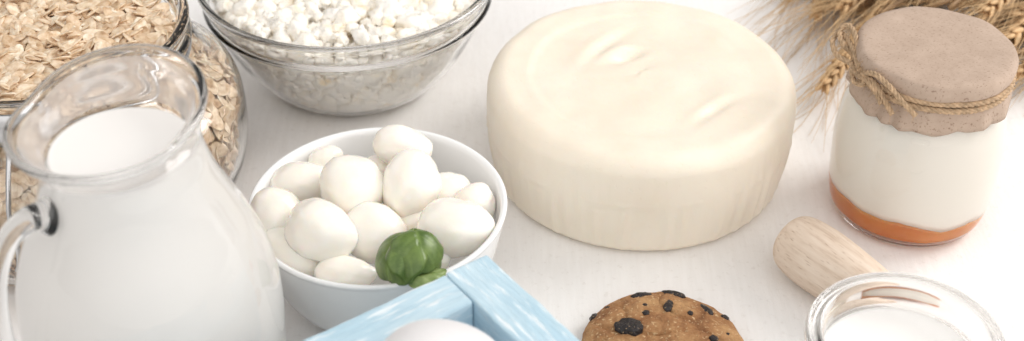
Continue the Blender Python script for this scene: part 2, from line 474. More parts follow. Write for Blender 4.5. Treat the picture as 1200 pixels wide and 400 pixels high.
# ------------------------------------------------------------------ blue crate
cz = .076
c0 = at(570, 298, cz)
dR = Vector((.587, -.810, 0)).normalized(); dL = Vector((-dR.y * -1, 0, 0))
dL = Vector((-.810, -.587, 0)).normalized()
crate = thing('wooden_crate', (c0.x, c0.y, 0), 'small wooden crate in worn pale blue paint with a white egg inside', 'crate')
def plank(name, p0, axis, L, T, z0, z1, seed, label=None):
    """box along +x local, thickness toward +y local, from z0 to z1"""
    bm = bmesh.new(); bmesh.ops.create_cube(bm, size=1)
    for v in bm.verts: v.co = Vector(((v.co.x + .5) * L, (v.co.y + .5) * T, (v.co.z + .5) * (z1 - z0)))
    bmesh.ops.bevel(bm, geom=list(bm.edges), offset=.0011, segments=2, affect='EDGES', profile=.6)
    for k in range(int(L / .004)):
        bmesh.ops.bisect_plane(bm, geom=bm.verts[:] + bm.edges[:] + bm.faces[:], plane_co=(L * (k + .5) / int(L / .004), 0, 0), plane_no=(1, 0, 0))
    for v in bm.verts:
        q = v.co + Vector((seed, seed * 2, 0))
        v.co += Vector((.0007 * noise.noise(q * 130), .00045 * noise.noise(q * 90 + Vector((5, 0, 0))), .00045 * noise.noise(q * 100 + Vector((0, 9, 0)))))
    V = [v.co.copy() for v in bm.verts]; F = [tuple(v.index for v in f.verts) for f in bm.faces]; bm.free()
    o = mesh_obj(name, V, F, PAINT, crate, (0, 0, 0), False)
    a = math.atan2(axis.y, axis.x)
    o.location = (p0.x, p0.y, z0); o.rotation_euler = (0, 0, a)
    if label: o['label'] = label
    return o
T = .0195; LR, LL = .24, .20
Z = Vector((0, 0, 0))
# right board runs from the corner along dR (inner side towards dL)
plank('side_board', Z + dR * LR, -dR, LR, T, 0, cz, 1)           # thickness to +y local of -dR
plank('side_board', Z + dL * (T + .0004), dL, LL, T, 0, cz - .0004, 2)
def inward(o): pass
plank('side_board', Z + dL * (T + .0004 + LL + .0005) , dR, LR, T, 0, cz, 3)
plank('side_board', Z + dL * (T + LL) + dR * LR, -dL, LL, T, 0, cz, 4)
plank('bottom_board', Z + dL * (T + .001) + dR * (T + .001), dL, LL - .001, LR - 2 * T - .002, .0400, .0476, 5)
pe = at(517, 452, .0722)
def egg(p, r, el, name_label, rot):
    V = []
    for q in ICO4[0]:
        k = 1 - .10 * q.x
        V.append(Vector((q.x * r * el, q.y * r * k, q.z * r * k)))
    o = mesh_obj('egg', V, ICO4[1], EGGM, None, p); o.rotation_euler = rot
    return tag(o, name_label, 'egg')
egg(pe, .0243, 1.10, 'white egg lying inside the pale blue crate', (0, .05, math.radians(15)))

# ------------------------------------------------------------------ curd bowl
gx, gy = -.0888, .6860
GS = (1.02, 1.02, .874)
gb = thing('glass_bowl', (gx, gy, 0), 'clear glass bowl with a double rim, full of white curd cheese', 'bowl')
GO = crom([(.034, .0), (.0400, .0006), (.0500, .0100), (.0605, .0260), (.0690, .0450), (.0725, .0560)], 7)
GR = [(.0748, .0580), (.0762, .0593), (.0766, .0608), (.0762, .0622), (.0750, .0632)] + crom([(.0752, .0650), (.0764, .0700), (.0776, .0728), (.0788, .0744), (.0789, .0762), (.0778, .0775), (.0762, .0777), (.0751, .0768), (.0747, .0752)], 4)
GI = crom([(.0743, .0725), (.0730, .0655), (.0708, .0560), (.0672, .0450), (.0586, .0262), (.0482, .0106), (.0385, .0024), (.022, .0020), (0, .0020)], 6)
V, F = lathe([(0, .0004), (.020, .0004)] + GO + GR + GI, 160)
mesh_obj('bowl_body', [Vector((v.x * GS[0], v.y * GS[1], v.z * GS[2])) for v in V], F, GLASS, gb)
def bowl_in(z):
    P = [(.0370, .0026), (.0476, .0106), (.0578, .0262), (.0662, .0450), (.0700, .0580), (.0720, .0655)]
    for (r0, z0), (r1, z1) in zip(P, P[1:]):
        if z <= z1: return r0 + (r1 - r0) * (z - z0) / (z1 - z0)
    return P[-1][0]
mb = MB()
def curd(p, s, mb=mb, src=ICO3):
    M = rotrand(); sc = Vector((random.uniform(.75, 1.25), random.uniform(.75, 1.15), random.uniform(.7, 1.0))); off = random.uniform(0, 90)
    out = []
    for q in src[0]:
        k = 1 + .50 * n3(q, 1.3, off) + .34 * n3(q, 2.8, off) + .16 * n3(q, 6, off)
        out.append(Vector(p) + M @ Vector((q.x * sc.x, q.y * sc.y, q.z * sc.z)) * (s * k))
    mb.add(out, src[1])
def topz(r): return .0675 + .007 * (1 - (r / .07) ** 2)
pts = []
tries = 0
while len(pts) < 620 and tries < 60000:
    tries += 1
    r = .0695 * math.sqrt(random.random()); a = random.uniform(0, 2 * PI); s_ = random.choice([.0028, .0035, .0045, .0055, .0065, .0080])
    p = Vector((r * math.cos(a), r * math.sin(a), topz(r) + random.uniform(-.004, .0035)))
    if r + s_ > .0725: continue
    if all((p - q).length > (s_ + t) * .50 for q, t in pts): pts.append((p, s_))
for p, s_ in pts: curd(p, s_)
side = []; tries = 0
while len(side) < 700 and tries < 50000:
    tries += 1
    z = random.uniform(.005, .063); a = random.uniform(0, 2 * PI); s_ = random.choice([.003, .004, .005, .0065, .009])
    r = bowl_in(z) - s_ * .90; z = max(z, s_ * .9 + .002)
    p = Vector((r * math.cos(a), r * math.sin(a), z))
    if all((p - q).length > (s_ + t) * .48 for q, t in side): side.append((p, s_))
for p, s_ in side: curd(p, s_, src=ICO2)
core = [(0, .0045)] + [(bowl_in(z) - .005, z) for z in (.006, .015, .027, .04, .055)] + [(.064, .0625), (.04, .065), (0, .067)]
V, F = lathe(core, 48); mb.add(V, F)
def press(v):
    """flatten whatever would go through the glass"""
    z = max(v.z, .0024); r = math.hypot(v.x, v.y)
    lim = bowl_in(min(z, .0655)) - .0001 if z < .0655 else .0712 - .15 * (z - .0655)
    k = min(1, lim / r) if r > 1e-6 else 1
    return Vector((v.x * k, v.y * k, z))
mb.V = [press(v) for v in mb.V]
mb.V = [Vector((v.x * GS[0], v.y * GS[1], v.z * GS[2])) for v in mb.V]
o = mb.build('curd_cheese', CURD, None, (gx, gy, 0))
tag(o, 'lumpy white curd cheese heaped in the clear glass bowl', 'curd cheese', kind='stuff')

# ------------------------------------------------------------------ oat jar
ox, oy = -.219, .578
oj = thing('glass_jar', (ox, oy, 0), 'open glass jar with steel clasp wires, full of oats, behind the milk pitcher', 'jar')
OO = crom([(.060, .0), (.0700, .0008), (.0800, .0080), (.0870, .0240), (.0890, .0420), (.0865, .0590), (.0770, .0710), (.0670, .0780), (.0645, .0840)], 7)
OR = [(.0652, .0862), (.0676, .0872), (.0682, .0890), (.0672, .0905), (.0662, .0915), (.0664, .0950), (.0680, .0968), (.0682, .0990), (.0672, .1002), (.0652, .1006), (.0636, .0998)]
OI = crom([(.0625, .0975), (.0610, .0900), (.0608, .0830), (.0640, .0760), (.0740, .0680), (.0835, .0570), (.0858, .0420), (.0840, .0250), (.0770, .0100), (.0680, .0045), (0, .0040)], 6)
V, F = lathe([(0, .0015)] + OO + OR + OI, 160)
mesh_obj('jar_body', V, F, GLASS, oj)
mb = MB()
ring = [(.0662 * math.cos(a), .0662 * math.sin(a), .0828) for a in [2 * PI * i / 80 for i in range(81)]]
mb.tube(ring, .0011, 8, False)
nb = mb.build('neck_wire', STEEL, oj)
mb = MB(); Vp = []; Fp = []
for i in range(41):
    a = math.radians(-150 + 75 * i / 40)
    for (r, z) in ((.0700, .0800), (.0712, .0805), (.0712, .0865), (.0705, .0885), (.0712, .0905), (.0712, .0965), (.0700, .0970)):
        Vp.append(Vector((r * math.cos(a), r * math.sin(a), z)))
for i in range(40):
    for k in range(7): Fp.append((i * 7 + k, i * 7 + (k + 1) % 7, (i + 1) * 7 + (k + 1) % 7, (i + 1) * 7 + k))
Fp += [tuple(range(7)), tuple(range(280, 287))]
mb.add(Vp, Fp); mb.build('clasp_plate', STEEL, oj)
# clasp hanging on the jar's front left
def onjar(ang, r, z): return (r * math.cos(ang), r * math.sin(ang), z)
ca_ = math.radians(-91)
mb = MB()
for da in (-.10, .045):
    P = [onjar(ca_ + da, .0675, .0840), onjar(ca_ + da * 1.1, .0760, .0790), onjar(ca_ + da * 1.15, .0868, .0680), onjar(ca_ + da * .9, .0905, .0560), onjar(ca_ + da * 1.1, .0915, .0440), onjar(ca_ + da * .8, .0915, .0330), onjar(ca_ + da * .25, .0905, .0270)]
    mb.tube(crom(P, 6), .0012, 8)
mb.build('clasp_wire', STEEL, oj)
def flake_mesh(seed):
    rnd = random.Random(seed); off = rnd.uniform(0, 50)
    L = rnd.uniform(.0049, .0066); W = rnd.uniform(.0032, .0045); Th = .0009; V = []
    bend = rnd.uniform(-16, 20); tw = rnd.uniform(-16, 16)
    for q in ICO2[0] if False else ICO3[0]:
        a = math.atan2(q.y, q.x); e = 1 + .10 * noise.noise(Vector((math.cos(a) * 1.6 + off, math.sin(a) * 1.6, off))) + .05 * noise.noise(Vector((math.cos(a) * 5 + off, math.sin(a) * 5, off)))
        x = q.x * L * e; y = q.y * W * e * (1 - .12 * q.x)
        z = q.z * Th
        z += bend * (x * x) + .6 * bend * y * y + tw * x * y
        z += .00028 * noise.noise(Vector((x * 420 + off, y * 420, off)))
        z -= .00035 * math.exp(-(y / .0005) ** 2) * (1 if q.z > 0 else -.4)
        V.append(Vector((x, y, z)))
    return V, ICO3[1]
FL = [flake_mesh(i) for i in range(9)]
fl_me = []
for V, F in FL:
    me = bpy.data.meshes.new('oat_flake'); me.from_pydata([tuple(v) for v in V], [], F); me.materials.append(OAT)
    me.polygons.foreach_set('use_smooth', [True] * len(me.polygons)); fl_me.append(me)
def oat_top(r): return .0895 + .0045 * (1 - (r / .06) ** 2)
def tilt_rot(maxt):
    a = random.uniform(0, 2 * PI)
    return Matrix.Rotation(random.uniform(-maxt, maxt), 4, 'X') @ Matrix.Rotation(random.uniform(-maxt, maxt), 4, 'Y') @ Matrix.Rotation(a, 4, 'Z')
rest = MB(); cand = []
for k in range(1450):
    r = .0575 * math.sqrt(random.random()); a = random.uniform(0, 2 * PI)
    dz = random.uniform(-.0050, .0012)
    cand.append((dz, r, a, random.randrange(9), tilt_rot(.65)))
cand.sort(key=lambda c: -c[0])
def px_of(p):
    d = p - CAM; z = d.dot(fwd); return 600 + FPX * d.x / z, 200 - FPX * d.dot(upv) / z
nind = 0
for dz, r, a, k, M in cand:
    p = Vector((ox + r * math.cos(a), oy + r * math.sin(a), oat_top(r) + dz))
    u, v = px_of(p)
    if nind < 290 and -12 < u < 215 and v > -12:
        o = bpy.data.objects.new('oat_flake', fl_me[k]); o.matrix_world = Matrix.Translation(p) @ M; COL.objects.link(o)
        tag(o, 'pale flattened oat flake on the heap in the open glass jar', 'oat flake', 'rolled oat flakes heaped in the glass jar'); nind += 1
    else:
        MM = Matrix.Translation(p - Vector((ox, oy, 0))) @ M
        rest.add([MM @ q for q in FL[k][0]], FL[k][1], random.random() + .001)
# flakes pressed against the glass, on the side the photograph can see
def jar_in(z):
    P = [(.066, .0045), (.0750, .0100), (.0820, .0250), (.0838, .0420), (.0815, .0570), (.0720, .0680), (.0622, .0760), (.0592, .0830), (.0592, .095)]
    for (r0, z0), (r1, z1) in zip(P, P[1:]):
        if z <= z1: return r0 + (r1 - r0) * (z - z0) / (z1 - z0)
    return P[-1][0]
SF = [( [v for v in f[0]], f[1]) for f in FL]
I2 = []
for i in range(6):
    rnd = random.Random(100 + i); L = rnd.uniform(.0056, .0072); W = rnd.uniform(.0034, .0045); off = rnd.uniform(0, 9)
    I2.append(([Vector((q.x * L * (1 + .1 * n3(q, 2, off)), q.y * W * (1 + .12 * n3(q, 2, off + 4)), q.z * .0006 + 30 * (q.x * L) ** 2 - .0003 * math.exp(-(q.y * W / .0006) ** 2))) for q in ICO2[0]], ICO2[1]))
for k in range(1500):
    z = random.uniform(.006, .086); a = random.uniform(-PI * .95, PI * .35)
    r = jar_in(z) - random.uniform(.0012, .0035)
    sl = math.atan2(jar_in(z + .004) - jar_in(max(.005, z - .004)), .008)
    M = Matrix.Translation((r * math.cos(a), r * math.sin(a), z)) @ Matrix.Rotation(a, 4, 'Z') @ Matrix.Rotation(PI / 2 + sl, 4, 'Y') @ Matrix.Rotation(random.uniform(-.4, .4), 4, 'X') @ Matrix.Rotation(random.uniform(-.4, .4), 4, 'Y') @ Matrix.Rotation(random.uniform(0, 2 * PI), 4, 'Z')
    f = random.choice(I2); rest.add([M @ q for q in f[0]], f[1], random.random() + .001)
core = [(0, .0065)] + [(jar_in(z) - .0035, z) for z in (.007, .012, .025, .042, .057, .068, .076, .083)] + [(.054, .0855), (.03, .088), (0, .0895)]
V, F = lathe(core, 64)
V = [v * (1 + .02 * n3(v, 180)) for v in V]
rest.add(V, F, .3)
o = rest.build('rolled_oats', OAT, None, (ox, oy, 0))
tag(o, 'deep bed of rolled oats filling the glass jar below the top flakes', 'rolled oats', kind='stuff')

# ------------------------------------------------------------------ milk pitcher
mx, my = -.1415, .4249
mp = thing('milk_pitcher', (mx, my, 0), 'clear glass pitcher with a pouring lip and looped handle, full of milk', 'pitcher')
A0 = math.radians(66)
def spout(v):
    z = v.z; r = math.hypot(v.x, v.y)
    if z < .132 or r < 1e-6: return v
    t = smooth01((z - .132) / .018); a = math.atan2(v.y, v.x)
    b = max(0, math.cos(a - A0)); b = b ** 1.25
    g = .0102 * b * t
    return Vector((v.x - .0066 * t + g * math.cos(a), v.y + g * math.sin(a), z + .0072 * b * t * t))
PO = crom([(.036, .0), (.0420, .0010), (.0460, .0080), (.0488, .0250), (.0502, .0450), (.0508, .0600), (.0503, .0720), (.0482, .0850), (.0432, .1000), (.0375, .1130), (.0330, .1240), (.0300, .1345), (.0290, .1400), (.0302, .1452)], 6)
PR = [(.0327, .1482), (.0333, .1496), (.0332, .1508), (.0324, .1516), (.0313, .1514), (.0305, .1504)]
PI_ = crom([(.0295, .1493), (.0272, .1476), (.0253, .1452), (.0247, .1425), (.0254, .1380), (.0278, .1280), (.0315, .1180), (.0395, .1010), (.0448, .0860), (.0470, .0720), (.0476, .0600), (.0468, .0400), (.0450, .0200), (.0400, .0080), (.030, .0050), (0, .0050)], 6)
V, F = lathe([(0, .0015)] + PO + PR + PI_, 160, spout)
mesh_obj('pitcher_body', V, F, GLASS, mp)
MI = crom([(.0268, .1382), (.0291, .1270), (.0323, .1165), (.0405, .1000), (.0458, .0860), (.0480, .0720), (.0486, .0600), (.0478, .0400), (.0460, .0200), (.0410, .0075), (.030, .0045)], 6)
V, F = lathe([(0, .1395), (.0150, .1395), (.0240, .1395), (.0254, .1397), (.0262, .1400)] + MI + [(0, .0045)], 128)
tag(mesh_obj('milk', V, F, MILK, mp), 'white milk filling the glass pitcher')
m, nt_, b_ = new_mat('milk_film')
setb(b_, (.72, .655, .61), .5); b_.inputs['Alpha'].default_value = .5
fn_ = tex_noise(nt_, coords(nt_, (1, 1, .6)), 40, 4, .6)
nt_.links.new(ramp(nt_, fn_, [(.3, (.30, .30, .30)), (.7, (.55, .55, .55))]), b_.inputs['Alpha'])
V, F = lathe(crom([(.0287, .1488), (.0266, .1472), (.0249, .1450), (.0244, .1425), (.0247, .1402)], 5), 128, spout)
tag(mesh_obj('milk_film', V, F, m, mp), 'thin cloudy milk film inside the neck')
ha = math.radians(221)
def hp(r, z): return Vector((r * math.cos(ha), r * math.sin(ha), z))
mb = MB()
P = crom([hp(.0318, .1255), hp(.0385, .1275), hp(.0470, .1235), hp(.0535, .1130), hp(.0570, .0990), hp(.0585, .0820), hp(.0580, .0660), hp(.0555, .0520), hp(.0510, .0440)], 8)
def hr(t):
    base = .0042 + .0008 * math.cos(t * 2 * PI)
    return base + .0025 * math.exp(-(t / .05) ** 2) + .0020 * math.exp(-((1 - t) / .05) ** 2)
mb.tube(P, hr, 20); mb.build('handle', GLASS, mp)

# ------------------------------------------------------------------ yogurt jar
yx, yy = .1957, .5680
yj = thing('yogurt_jar', (yx, yy, 0), 'glass yogurt jar with orange jam layer, capped with brown paper tied with twine', 'jar')
YK = 1.035
YO = crom([(.028, .0), (.0335, .0008), (.0372, .0060), (.0390, .0160), (.0398, .0300), (.0398, .0440), (.0378, .0580), (.0343, .0690), (.0322, .0760), (.0325, .0820)], 7)
YR = [(.0345, .0835), (.0352, .0850), (.0352, .0880), (.0345, .0893), (.0325, .0896), (.0312, .0888)]
YI = crom([(.0305, .0860), (.0302, .0760), (.0322, .0680), (.0358, .0570), (.0378, .0440), (.0378, .0300), (.0370, .0160), (.0345, .0065), (.030, .0035), (0, .0035)], 6)
V, F = lathe([(0, .001)] + YO + YR + YI, 128)
mesh_obj('jar_body', V, F, GLASS, yj)
FO = crom([(.0350, .0062), (.0378, .0160), (.0386, .0300), (.0386, .0440), (.0366, .0572), (.0330, .0682), (.0310, .0755)], 8)
def jz(a): return 0.0142 + .0034 * math.cos(a - math.radians(195)) + .0020 * noise.noise(Vector((math.cos(a) * 2, math.sin(a) * 2, 0))) + .0006 * noise.noise(Vector((math.cos(a) * 7, math.sin(a) * 7, 3)))
def fr_(z):
    P = [(.0300, .0032), (.0350, .0062), (.0378, .0160), (.0386, .0300)]
    for (r0, z0), (r1, z1) in zip(P, P[1:]):
        if z <= z1: return r0 + (r1 - r0) * (z - z0) / (z1 - z0)
    return .0386
N = 128
V, F = [], []
def ringpts(fz, fr):
    k = len(V)
    for i in range(N):
        a = 2 * PI * i / N; z = fz(a); r = fr(a, z); V.append(Vector((r * math.cos(a), r * math.sin(a), z)))
    return k
def stitch(a, b):
    for i in range(N): F.append((a + i, a + (i + 1) % N, b + (i + 1) % N, b + i))
k0 = ringpts(lambda a: .0032, lambda a, z: .02); prev = k0
for t in (0, .12, .25, .4, .55, .7, .85, 1):
    k = ringpts(lambda a, t=t: .0032 + (jz(a) - .0032) * t, lambda a, z: fr_(z)); stitch(prev, k); prev = k
k = ringpts(lambda a: .0135, lambda a, z: .02); stitch(prev, k)
F.append(tuple(range(k0, k0 + N))); F.append(tuple(range(k, k + N)))
tag(mesh_obj('jam_layer', V, F, JAM, yj), 'amber orange jam layer at the jar bottom')
V, F = [], []
k0 = ringpts(lambda a: .0137, lambda a, z: .02); prev = k0
for t in (0, .05, .1, .2, .35, .5, .65, .8, .9, 1):
    def fz(a, t=t): return jz(a) + .00005 + (.0755 - jz(a)) * t
    def frr(a, z):
        P = [(.0378, .0160), (.0386, .0300), (.0386, .0440), (.0366, .0572), (.0330, .0682), (.0310, .0755)]
        if z <= .016: return fr_(z)
        for (r0, z0), (r1, z1) in zip(P, P[1:]):
            if z <= z1 + 1e-6: return r0 + (r1 - r0) * (z - z0) / (z1 - z0)
        return .031
    k = ringpts(fz, frr); stitch(prev, k); prev = k
F.append(tuple(range(k0, k0 + N))); F.append(tuple(range(k, k + N)))
mesh_obj('yogurt', V, F, YOG, yj)
yj.scale = (1, 1, 1.03)
# paper cover: disc, rolled edge, pinch under the twine, pleated skirt
V, F = [], []; N = 220
rows = [(.0, .0), (.33, 0), (.6, 0), (.8, 0), (.9, 0), (.96, 0), (1.0, 0)]
def paper_ring(kind, t):
    k = len(V)
    for i in range(N):
        a = 2 * PI * i / N
        c1, s1 = math.cos(a), math.sin(a)
        poly = .0004 * math.cos(7 * a + 1) + .0006 * noise.noise(Vector((c1 * 3, s1 * 3, 2)))
        ple = abs(((a * 11 / (2 * PI) + 1.6 * noise.noise(Vector((c1 * 1.3, s1 * 1.3, 6)))) % 1.0) * 2 - 1) - .5
        fine = noise.noise(Vector((c1 * 9, s1 * 9, t * 2)))
        if kind == 'top':
            r = .0352 * t + poly * t; z = .0912 + .0005 * noise.noise(Vector((c1 * t * 3, s1 * t * 3, 1))) - .0008 * max(0, t - .9) * 10 * .6
        elif kind == 'edge':
            r = .0352 + .0013 * math.sin(t * PI * .75) + poly; z = .0907 - .0062 * t + .0002 * fine
        elif kind == 'neck':
            r = .0352 - .0016 * t + poly * (1 - t) + .0009 * ple * t; z = .0845 - .0035 * t
        else:
            L = .0050 + .0088 * smooth01(.62 + .75 * math.cos(a - math.radians(-118))) + .0020 * noise.noise(Vector((c1 * 1.8 + 4, s1 * 1.8, 8))) + .0007 * noise.noise(Vector((c1 * 5, s1 * 5, 2))) + .0014 * noise.noise(Vector((c1 * 4, s1 * 4, 3)))
            r = .0338 + .0032 * t ** .7 + .0019 * ple * (.3 + t); z = .0810 - L * t
        V.append(Vector((r * c1, r * s1, z)))
    return k
V.append(Vector((0, 0, .0914))); prev = None
seq = [('top', t) for t in (.12, .25, .4, .55, .7, .82, .9, .95, 1)] + [('edge', t) for t in (.15, .3, .45, .6, .75, .88, 1)] + [('neck', t) for t in (.35, .7, 1)] + [('skirt', t) for t in (.12, .25, .4, .55, .7, .85, 1)]
for kd, t in seq:
    k = paper_ring(kd, t)
    if prev is None:
        for i in range(N): F.append((0, k + i, k + (i + 1) % N))
    else: stitch(prev, k)
    prev = k
o = mesh_obj('paper_cover', V, F, PAPER, yj)
sm = o.modifiers.new('thickness', 'SOLIDIFY'); sm.thickness = .0003; sm.offset = 1
# twine: two turns, knot, bow loop, tails
KA = math.radians(198)
def yp(a, r, z): return Vector((r * math.cos(a), r * math.sin(a), z))
mb = MB()
for zz, ph, rr in ((.0828, 0, .0358), (.0801, 1.0, .0362)):
    P = [yp(a, rr + .0003 * math.sin(5 * a + ph), zz + .0005 * math.sin(2 * a + ph)) for a in [2 * PI * i / 150 for i in range(151)]]
    mb.twist(P, .00150, 3, .0085, 6, ph); mb.fuzz(P, 50, .0035)
mb.build('twine_wrap', TWINE, yj)
mb = MB()
K = yp(KA, .0385, .0825)
loc = Vector((yx, yy, 0))
def Q(u, v, z): return at(u, v, z) - loc
loops = [
 [K, Q(1000, 72, .083), Q(986, 56, .087), Q(984, 41, .090), Q(994, 36, .092), Q(1002, 50, .090), Q(1004, 68, .086), K],
 [K, Q(996, 80, .082), Q(980, 70, .083), Q(975, 54, .086), Q(984, 44, .088), Q(996, 58, .087), Q(1003, 76, .085), K],
 [K + Vector((.001, -.001, -.002)), Q(1013, 78, .088), Q(1020, 84, .087), Q(1016, 93, .083), Q(1007, 90, .083), Q(1006, 80, .086)],
 [K, Q(1018, 98, .0852), Q(1030, 112, .0828), Q(1038, 127, .0788), Q(1045, 139, .0755)],
 [K, Q(1022, 92, .0893), Q(1040, 106, .0880), Q(1055, 123, .0842), Q(1072, 141, .0788)],
 [K, Q(1016, 101, .0845), Q(1026, 114, .0815), Q(1032, 127, .0780)],
 [K, Q(1014, 92, .0860), Q(1010, 104, .0815), Q(1000, 100, .0790), Q(998, 88, .0820), K]]
for i, P in enumerate(loops):
    P = crom(P, 9); mb.twist(P, .00128, 3, .0075, 6, i); mb.fuzz(P, 60, .005, .00009)
mb.build('twine_bow', TWINE, yj)

# ------------------------------------------------------------------ lower right milk jar
jx, jy = .1489, .4004
jj = thing('milk_jar', (jx, jy, 0), 'small clear glass jar of milk with a thick flat rim, at the lower right corner', 'jar')
JO = crom([(.028, .0), (.0325, .0008), (.0350, .0060), (.0358, .0200), (.0358, .0440), (.0345, .0530), (.0332, .0580), (.0340, .0610)], 6)
JR = crom([(.0360, .0628), (.0371, .0640), (.0375, .0660), (.0374, .0685), (.0368, .0700), (.0358, .0703), (.0349, .0697), (.0340, .0690), (.0331, .0694), (.0322, .0699), (.0312, .0694), (.0305, .0680)], 3)
JI = crom([(.0302, .0650), (.0302, .0580), (.0312, .0500), (.0326, .0430), (.0328, .0200), (.0320, .0080), (.028, .0045), (0, .0045)], 6)
V, F = lathe([(0, .001)] + JO + JR + JI, 160)
mesh_obj('jar_body', V, F, GLASS, jj)
MI = crom([(.0310, .0560), (.0320, .0490), (.0334, .0425), (.0337, .0200), (.0328, .0075), (.028, .0040)], 6)
V, F = lathe([(0, .0565), (.020, .0565), (.0285, .0566), (.0300, .0570)] + MI + [(0, .004)], 128)
tag(mesh_obj('milk', V, F, MILK, jj), 'white milk filling the small jar')

# ------------------------------------------------------------------ wooden handle / pestle
h1 = at(922, 277, .0160); h2 = at(1008, 338, .0145)
ax = (h2 - h1).normalized(); LH = .057
WP = crom([(0, 0), (.0070, .0002), (.0112, .0018), (.0137, .0052), (.0151, .0120), (.0156, .0200), (.0152, .0300), (.0140, .0450), (.0134, .0500)], 5) + [(.0130, .0540), (.0114, .0562), (.008, .0570), (0, LH)]
V, F = lathe(WP, 64, lambda v: Vector((v.x * (1 + .012 * n3(v, 60)), v.y * (1 + .012 * n3(v, 60, 4)), v.z)))
o = mesh_obj('pestle', V, F, WOOD, None, h1 + Vector((0, 0, .0002)))
o.rotation_mode = 'QUATERNION'; o.rotation_quaternion = ax.to_track_quat('Z', 'Y')
tag(o, 'pale raw wood pestle with a blunt end, between the two glass jars', 'pestle')

# ------------------------------------------------------------------ cookie
kx, ky, KR = .066, .4600, .0362
ck = thing('cookie', (kx, ky, 0), 'round golden brown cookie studded with dark raisins on the white table', 'cookie')
def cookie_h(x, y):
    r = math.hypot(x, y) / KR
    base = .0046 + .0102 * max(0, 1 - r ** 2.6) ** .55
    q = Vector((x, y, 0))
    base += .0005 * abs(noise.noise(q * 520)) + .0011 * noise.noise(q * 60) + .0007 * noise.noise(q * 150) + .0004 * noise.noise(q * 340)
    cr = abs(noise.noise(q * 42 + Vector((3, 7, 0)))); base -= .0012 * math.exp(-(cr / .035) ** 2) * smooth01((1 - r) * 4)
    return base
prof = [(0, .0), (KR * .93, .0), (KR * .985, .0010), (KR * 1.0, .0028)] + [(KR * (1 - (k / 70) ** 1.4 * 1.0), -1) for k in range(1, 70)] + [(0, -1)]
def ckd(v):
    r = math.hypot(v.x, v.y)
    a = math.atan2(v.y, v.x); e = 1 + .022 * noise.noise(Vector((math.cos(a) * 1.8, math.sin(a) * 1.8, 5))) + .008 * noise.noise(Vector((math.cos(a) * 9, math.sin(a) * 9, 5)))
    if v.z < 0: v = Vector((v.x, v.y, cookie_h(v.x, v.y)))
    return Vector((v.x * e, v.y * e, v.z))
V, F = lathe(prof, 200, ckd)
mesh_obj('cookie_body', V, F, COOKIE, ck)
RA = [(738, 384, .0056, .0034, .55), (752, 346, .0040, .0018, -.2), (789, 344, .0048, .0022, -.35), (783, 359.5, .0036, .0016, -.1), (828, 363, .0038, .0017, -.5),
      (757, 367, .0014, .0012, 0), (809, 367, .0011, .0010, 0), (836, 397, .0018, .0016, 0), (850, 372, .0018, .0016, -.8), (693, 370, .0030, .0017, .7), (712, 360, .0012, .001, 0), (853, 391, .0008, .0008, 0), (756, 357, .0009, .0006, 0)]
for i, (u, v, a_, b_, rt) in enumerate(RA):
    z = .012
    for _ in range(8):
        p = at(u, v, z) - Vector((kx, ky, 0)); rr = math.hypot(p.x, p.y)
        if rr > KR * .97: p.x *= KR * .97 / rr; p.y *= KR * .97 / rr
        z = .5 * z + .5 * cookie_h(p.x, p.y)
    nx = (cookie_h(p.x + .003, p.y) - cookie_h(p.x - .003, p.y)) / .006; ny = (cookie_h(p.x, p.y + .003) - cookie_h(p.x, p.y - .003)) / .006
    nrm = Vector((-nx, -ny, 1)).normalized(); M = nrm.to_track_quat('Z', 'Y').to_matrix()
    V = []
    for q in ICO3[0]:
        k = 1 + .22 * n3(q, 1.6, i * 2.3) + .12 * n3(q, 4, i) - .10 * abs(n3(q, 6, i))
        l = Vector((q.x * a_ * 1.25 * k, q.y * b_ * 1.35 * k, q.z * min(b_, .0026) * .95 * k))
        l = Matrix.Rotation(rt, 3, 'Z') @ l
        V.append(M @ l)
    o = mesh_obj('raisin', V, ICO3[1], RAISIN, ck, (p.x, p.y, z - .0001 - .0006 * smooth01((rr / KR - .6) * 3)))

